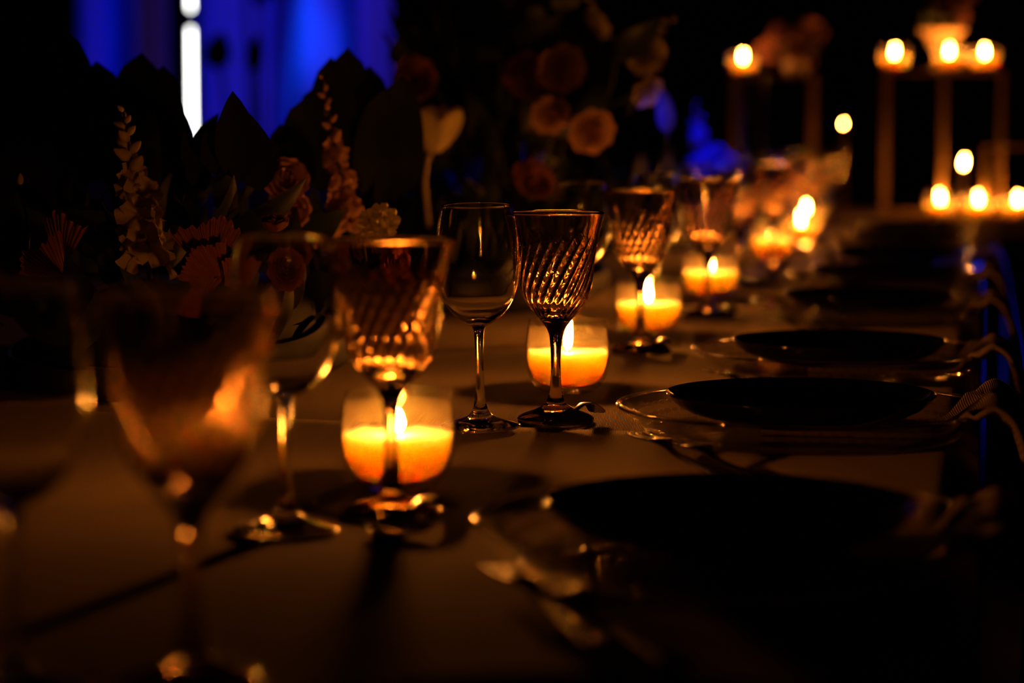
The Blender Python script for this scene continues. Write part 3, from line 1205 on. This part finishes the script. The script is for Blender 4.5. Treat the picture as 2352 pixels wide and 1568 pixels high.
def up_leaf(arr, px0, py0, px1, py1, Y, W, mat='leaf_dark', tip=0.85):
    p0, p1 = at(px0, py0, Y), at(px1, py1, Y)
    L = (p1 - p0).length
    me = leaf_mesh(L, W, 0.12, 0.1, mat, tip=tip)
    d = (p1 - p0).normalized()
    z = Vector((0.15, -1, 0.1))
    x = d.cross(z).normalized()
    z = x.cross(d)
    m3 = Matrix((x, d, z)).transposed()
    return obj('leaf', me, arr.root, arr.rel(p0), m3.to_euler())


up_leaf(A, 552, 420, 536, 208, 2.10, 0.0205)
up_leaf(A, 600, 440, 562, 250, 2.13, 0.020)
up_leaf(A, 500, 400, 474, 296, 2.12, 0.011)
up_leaf(A, 470, 440, 424, 296, 2.16, 0.013)
for (x0_, y0_, x1_, y1_, Y_, W_) in ((720, 430, 700, 225, 2.5, .032), (770, 430, 762, 130, 2.6, .030), (800, 430, 800, 108, 2.62, .034), (850, 430, 850, 150, 2.66, .030),
                                     (690, 440, 645, 285, 2.45, .026), (905, 460, 925, 170, 2.64, .030), (870, 470, 885, 205, 2.6, .032), (740, 440, 735, 190, 2.58, .034),
                                     (250, 430, 225, 140, 2.42, .034), (300, 430, 330, 120, 2.42, .036), (360, 430, 378, 150, 2.45, .030), (200, 430, 150, 60, 2.4, .030),
                                     (400, 430, 400, 230, 2.4, .022), (270, 430, 270, 200, 2.38, .04), (330, 430, 345, 215, 2.38, .036)):
    up_leaf(A, x0_, y0_, x1_, y1_, Y_, W_, 'leaf_dark', 0.5)

# --- middle arrangement: tall dark mass with dim blooms
B = Arrangement('flower_arrangement', 'tall dark flower arrangement behind the sharp glasses, with dim roses and a tulip', (-0.68, 3.45, T + 0.0003))
B.tray(-0.84, -0.54, 3.05, 3.85)
B.mound(-0.90, -0.50, 2.95, 3.95, 0.20, 130, 33)
rb = random.Random(9)
for k in range(70):      # tall branches of foliage reaching past the top of the frame
    px, py = rb.uniform(880, 1420), rb.uniform(-120, 330)
    Yk = rb.uniform(3.25, 3.75)
    p = at(px, py, Yk)
    d = Vector((rb.uniform(-1, 1), rb.uniform(-.8, .3), rb.uniform(-.3, 1)))
    obj('leaf', LEAVES[rb.choice((0, 1, 2))], B.root, B.rel(p), rot_to(d, rb.uniform(-1, 1), 'Y'), rb.uniform(.9, 1.5))
for k in range(16):
    px = 880 + 34 * k
    Yk = 3.3 + 0.05 * (k % 8)
    B.stem((-0.68 + rb.uniform(-.1, .1), 3.45 + rb.uniform(-.3, .3), T + 0.05), at(px, rb.uniform(-60, 120), Yk), 0.0022)
B.bloom(at(1282, 150, 3.25), (0.4, -0.8, -0.25), 0.030, 'petal_peach', 'rose', 5, 1.0, 11)
B.bloom(at(1205, 165, 3.35), (0.3, -0.8, -0.2), 0.030, 'petal_rust', 'rose', 5, 1.0, 12)
B.bloom(at(1258, 255, 3.2), (0.35, -0.8, -0.35), 0.024, 'petal_peach', 'rose', 5, 1.0, 13)
B.bloom(at(1350, 290, 3.15), (0.4, -0.75, -0.35), 0.028, 'petal_peach', 'rose', 5, 1.0, 14)
B.bloom(at(1478, 200, 3.3), (0.5, -0.6, -0.5), 0.021, 'petal_cream', 'rose', 4, 1.0, 15)
B.bloom(at(1475, 120, 3.35), (0.5, -0.7, -0.3), 0.026, 'petal_cream', 'rose', 5, 1.0, 17)
B.spike(at(1440, 110, 3.35), at(1550, 40, 3.3), 12, 0.015, 'petal_cream', 31, bare=0.05)
B.spike(at(1380, 90, 3.35), at(1350, -20, 3.3), 12, 0.015, 'petal_cream', 32, bare=0.05)
tl = B.bloom(at(995, 362, 2.95), (0.05, -0.1, 1.0), 0.0275, 'petal_cream', 'tulip', 3, 0.15, 18)
tl.scale = (1.25, 1.1, 1.75)
obj('tulip_stem', tube('tulip_stem', [B.rel(at(995, 340, 2.95)), B.rel(at(982, 370, 2.95)), B.rel(at(976, 420, 2.97)), B.rel(at(985, 520, 3.02))], 0.0032, 'petal_cream', 8), B.root)
B.bloom(at(1215, 425, 3.1), (0.5, -0.7, 0.5), 0.026, 'petal_rust', 'rose', 4, 1.0, 19)
B.bloom(at(950, 180, 3.1), (0.3, -0.9, 0.0), 0.026, 'petal_rust', 'rose', 4, 1.0, 22)

lf = up_leaf(B, 1534, 306, 1521, 205, 3.3, 0.0125, 'leaf_blue_lit', tip=0.6)
B.stem(at(1490, 420, 3.35), at(1534, 304, 3.3), 0.0018)

# --- far arrangement with blue-lit flowers
C = Arrangement('flower_arrangement', 'far flower arrangement lit vivid blue, behind the blurred goblets', (-0.68, 4.95, T + 0.0003))
C.tray(-0.80, -0.56, 4.6, 5.3)
C.mound(-0.86, -0.54, 4.5, 5.4, 0.16, 60, 44)
C.spike(at(1620, 420, 4.9), at(1596, 240, 4.9), 14, 0.026, 'petal_blue_lit', 51, bare=0.1)
for k, (px, py, r_) in enumerate(((1600, 365, .018), (1640, 345, .022), (1672, 362, .018), (1655, 395, .022), (1615, 400, .018), (1690, 380, .014))):
    C.bloom(at(px, py + 18, 4.85 + .02 * k), (0.4, -0.9, 0.3), r_, 'petal_blue_lit', 'lisianthus', 4, 1.0, 60 + k)

# ------------------------------------------------------------------ head table pieces
def gold_stand(name, label, loc, w_, d_, h, mids=1):
    t_ = thing(name, label, 'stand', loc, 0, 'gold frame stands on the cross table')
    b = 0.006
    xs = [-w_ / 2 + w_ * i / (mids + 1) for i in range(mids + 2)]
    for x in xs:
        for y in (-d_ / 2, d_ / 2):
            obj('leg', boxes('leg', [(x - b, x + b, y - b, y + b, 0, h - 0.006)], 'gold'), t_)
    obj('top_shelf', boxes('top_shelf', [(-w_ / 2 - b, w_ / 2 + b, -d_ / 2 - b, d_ / 2 + b, h - 0.006, h)], 'gold'), t_)
    obj('base_rail', boxes('base_rail', [(-w_ / 2, w_ / 2, -d_ / 2 - b, -d_ / 2 + b, 0.0, 0.008), (-w_ / 2, w_ / 2, d_ / 2 - b, d_ / 2 + b, 0.0, 0.008)], 'gold'), t_)
    return t_


YS = 6.62
sL, sR = at(2035, 165, YS), at(2302, 165, YS)
hS = sL.z - T
sx_ = (sL.x + sR.x) / 2
gold_stand('gold_stand', 'tall gold frame stand holding three candles and an urn', (sx_, YS, T + 0.001), sR.x - sL.x, 0.19, hS, 1)
l0, l1 = at(2245, 335, YS - 0.08), at(2420, 335, YS - 0.08)
gold_stand('gold_stand', 'low gold frame stand at the right frame edge', ((l0.x + l1.x) / 2 + 0.02, YS - 0.17, T + 0.001), l1.x - l0.x, 0.08, l0.z - T, 0)
s2L, s2R = at(1690, 175, 6.75), at(1868, 175, 6.75)
gold_stand('gold_stand', 'dim gold frame stand above the far goblets, bouquet on top', ((s2L.x + s2R.x) / 2, 6.75, T + 0.001), s2R.x - s2L.x, 0.13, s2L.z - T, 0)


def vot_flame_at(px, py, Y, zbase, label, rz=0.0):
    p = at(px, py, Y)
    return dup(vot_full, (p.x, Y, zbase), rz, label, 'lit votive candles on the cross table')


zs = T + 0.001 + hS
vot_flame_at(2054, 130, YS - 0.02, zs, 'lit votive candle at the left end of the tall gold stand')
vot_flame_at(2180, 130, YS - 0.052, zs, 'lit votive candle in the middle of the tall gold stand', 1)
vot_flame_at(2262, 130, YS + 0.02, zs, 'lit votive candle at the right end of the tall gold stand', 2)
vot_flame_at(2160, 445, YS - 0.165, T, 'lit votive candle under the tall gold stand, left of the low stand', 3)
vot_flame_at(2248, 450, YS - 0.25, T, 'lit votive candle before the left leg of the low gold stand', 4)
vot_flame_at(2338, 448, YS - 0.27, T, 'lit votive candle cut by the right frame edge', 5)

# taper candle on a slim holder
tp = at(2213, 367, YS - 0.0)
t = thing('candlestick', 'slim candlestick with one flame beneath the tall gold stand', 'candlestick', (tp.x, YS, T + 0.001))
hz = tp.z - T - 0.02
obj('holder', lathe('holder', smooth_profile([(0, 0), (0.03, 0), (0.03, 0.004), (0.008, 0.01), (0.005, 0.02), (0.009, 0.028), (0.014, 0.036), (0.012, 0.036), (0, 0.034)], 3), 'gold', 24), t)
tc_ = obj('taper', lathe('taper', [(0, 0.03), (0.010, 0.03), (0.008, hz - 0.006), (0.003, hz), (0, hz)], 'taper_wax', 20), t)
obj('flame', bpy.data.objects['flame'].data, tc_, (0, 0, hz))

# urn with flowers on the tall stand
up_ = at(2163, 150, YS + 0.015)
t = thing('stone_urn', 'pale footed urn standing among candles on the tall gold stand', 'urn', (up_.x, YS + 0.046, zs))
obj('urn_body', lathe('urn_body', smooth_profile([(0, 0.030), (0.016, 0.030), (0.022, 0.045), (0.034, 0.070), (0.046, 0.092), (0.060, 0.108), (0.064, 0.112), (0.058, 0.112), (0.042, 0.095),
                                                  (0.02, 0.07), (0, 0.065)], 4), 'urn_ceramic', 40), t)
obj('urn_foot', lathe('urn_foot', smooth_profile([(0, 0.0), (0.040, 0.0), (0.042, 0.006), (0.030, 0.012), (0.018, 0.022), (0.016, 0.030), (0, 0.030)], 4), 'urn_ceramic', 40), t)
U = Arrangement('urn_bouquet', 'purple-tinged blooms rising from the pale urn', (up_.x, YS + 0.046, zs + 0.08), None, 'bouquet')
U.bloom(at(2195, 40, YS + 0.03), (0.2, -0.9, 0.3), 0.030, 'petal_pink', 'rose', 4, 1.0, 71)
U.bloom(at(2165, 15, YS + 0.05), (0, -0.9, 0.4), 0.028, 'petal_pink', 'rose', 4, 1.0, 72)
U.bloom(at(2215, -10, YS + 0.05), (0.3, -0.9, 0.4), 0.028, 'petal_pink', 'rose', 4, 1.0, 73)
for q in range(3):
    U.stem((up_.x, YS + 0.046, zs + 0.08), at((2195, 165 + 2000, 2215)[q], (45, 25, 0)[q], YS + 0.04), 0.002)
for q in range(10):
    a = q * 0.63
    obj('leaf', LEAVES[q % 3], U.root, (0.03 * math.cos(a), 0.03 * math.sin(a), 0.035), rot_to((math.cos(a), math.sin(a), 0.5), 0, 'Y'), 0.7)

# bouquet and hurricane candle on the dim stand
z2 = s2L.z + 0.001
b2 = at(1830, 120, 6.76)
K = Arrangement('stand_bouquet', 'dim purple-pink bouquet on the stand above the far goblets', (b2.x, 6.76, z2), None, 'bouquet')
obj('vase', lathe('vase', smooth_profile([(0, 0), (0.03, 0), (0.036, 0.02), (0.028, 0.045), (0.03, 0.055), (0.026, 0.055), (0, 0.02)], 3), 'urn_ceramic', 28), K.root)
for q, (px, py, r_) in enumerate(((1830, 100, .042), (1862, 70, .036), (1800, 75, .036), (1845, 130, .030), (1765, 110, .03))):
    K.bloom(at(px, py + 12, 6.74 + .01 * q), (0.1, -0.9, 0.3), r_, 'petal_pink', 'rose', 4, 1.0, 80 + q)
for q in range(14):
    a = q * 0.45
    obj('leaf', LEAVES[q % 3], K.root, (0.03 * math.cos(a), 0.03 * math.sin(a), 0.045), rot_to((math.cos(a), math.sin(a), 0.3 + .1 * (q % 3)), 0, 'Y'), 0.8)
vot_flame_at(1706, 165, 6.72, z2, 'lit votive candle on the left end of the dim gold stand', 1.2)

# tall glass cylinder with a floating-style candle under the dim stand
gp = at(1731, 280, 6.55)
t = thing('glass_cylinder', 'tall clear glass cylinder vase below the lit candle of the dim stand', 'vase', (gp.x, 6.55, T))
obj('cylinder', lathe('cylinder', [(0, 0.001), (0.031, 0.0), (0.033, 0.003), (0.033, 0.38), (0.031, 0.38), (0.031, 0.012), (0, 0.012)], 'votive_glass', 40), t)
g2 = at(1937, 276, 6.6)
t = thing('candlestick', 'slim candlestick with a small flame right of the dim gold stand', 'candlestick', (g2.x, 6.6, T + 0.001))
hz2 = g2.z - T - 0.016
obj('holder', lathe('holder', smooth_profile([(0, 0), (0.03, 0), (0.03, 0.004), (0.008, 0.01), (0.005, 0.02), (0.009, 0.028), (0.014, 0.036), (0.012, 0.036), (0, 0.034)], 3), 'gold', 24), t)
tc2 = obj('taper', lathe('taper', [(0, 0.03), (0.010, 0.03), (0.008, hz2 - 0.006), (0.003, hz2), (0, hz2)], 'taper_wax', 20), t)
obj('flame', bpy.data.objects['flame'].data, tc2, (0, 0, hz2), None, 0.45)

# tall potted plant whose blurred leaves cross the drape
pp = at(560, 300, 6.0)
P = Arrangement('potted_plant', 'tall dark potted plant blurred against the blue drape', (pp.x, 6.0, 0.0), None, 'plant')
obj('pot', lathe('pot', smooth_profile([(0, 0), (0.12, 0), (0.15, 0.1), (0.17, 0.28), (0.18, 0.3), (0.165, 0.3), (0.15, 0.22), (0, 0.22)], 3), 'tray_black', 40), P.root)
for q, (px0, py0, px1, py1, W) in enumerate(((560, 330, 500, 100, .05), (560, 330, 585, 105, .035), (560, 330, 640, -60, .03), (560, 330, 560, -80, .03), (560, 300, 600, -40, .03))):
    p1 = at(px1, py1, 6.0)
    base = Vector((pp.x, 6.0, 0.25))
    obj('stem', tube('stem', [P.rel(base), P.rel(base.lerp(p1, .5) + Vector((.02, 0, 0))), P.rel(p1)], 0.006, 'stem_green', 6), P.root)
    up_leaf(P, px1 - 8, py1 + 60, px1 + 12, py1 - 30, 6.0, W * .7, 'leaf_dark', 0.8)
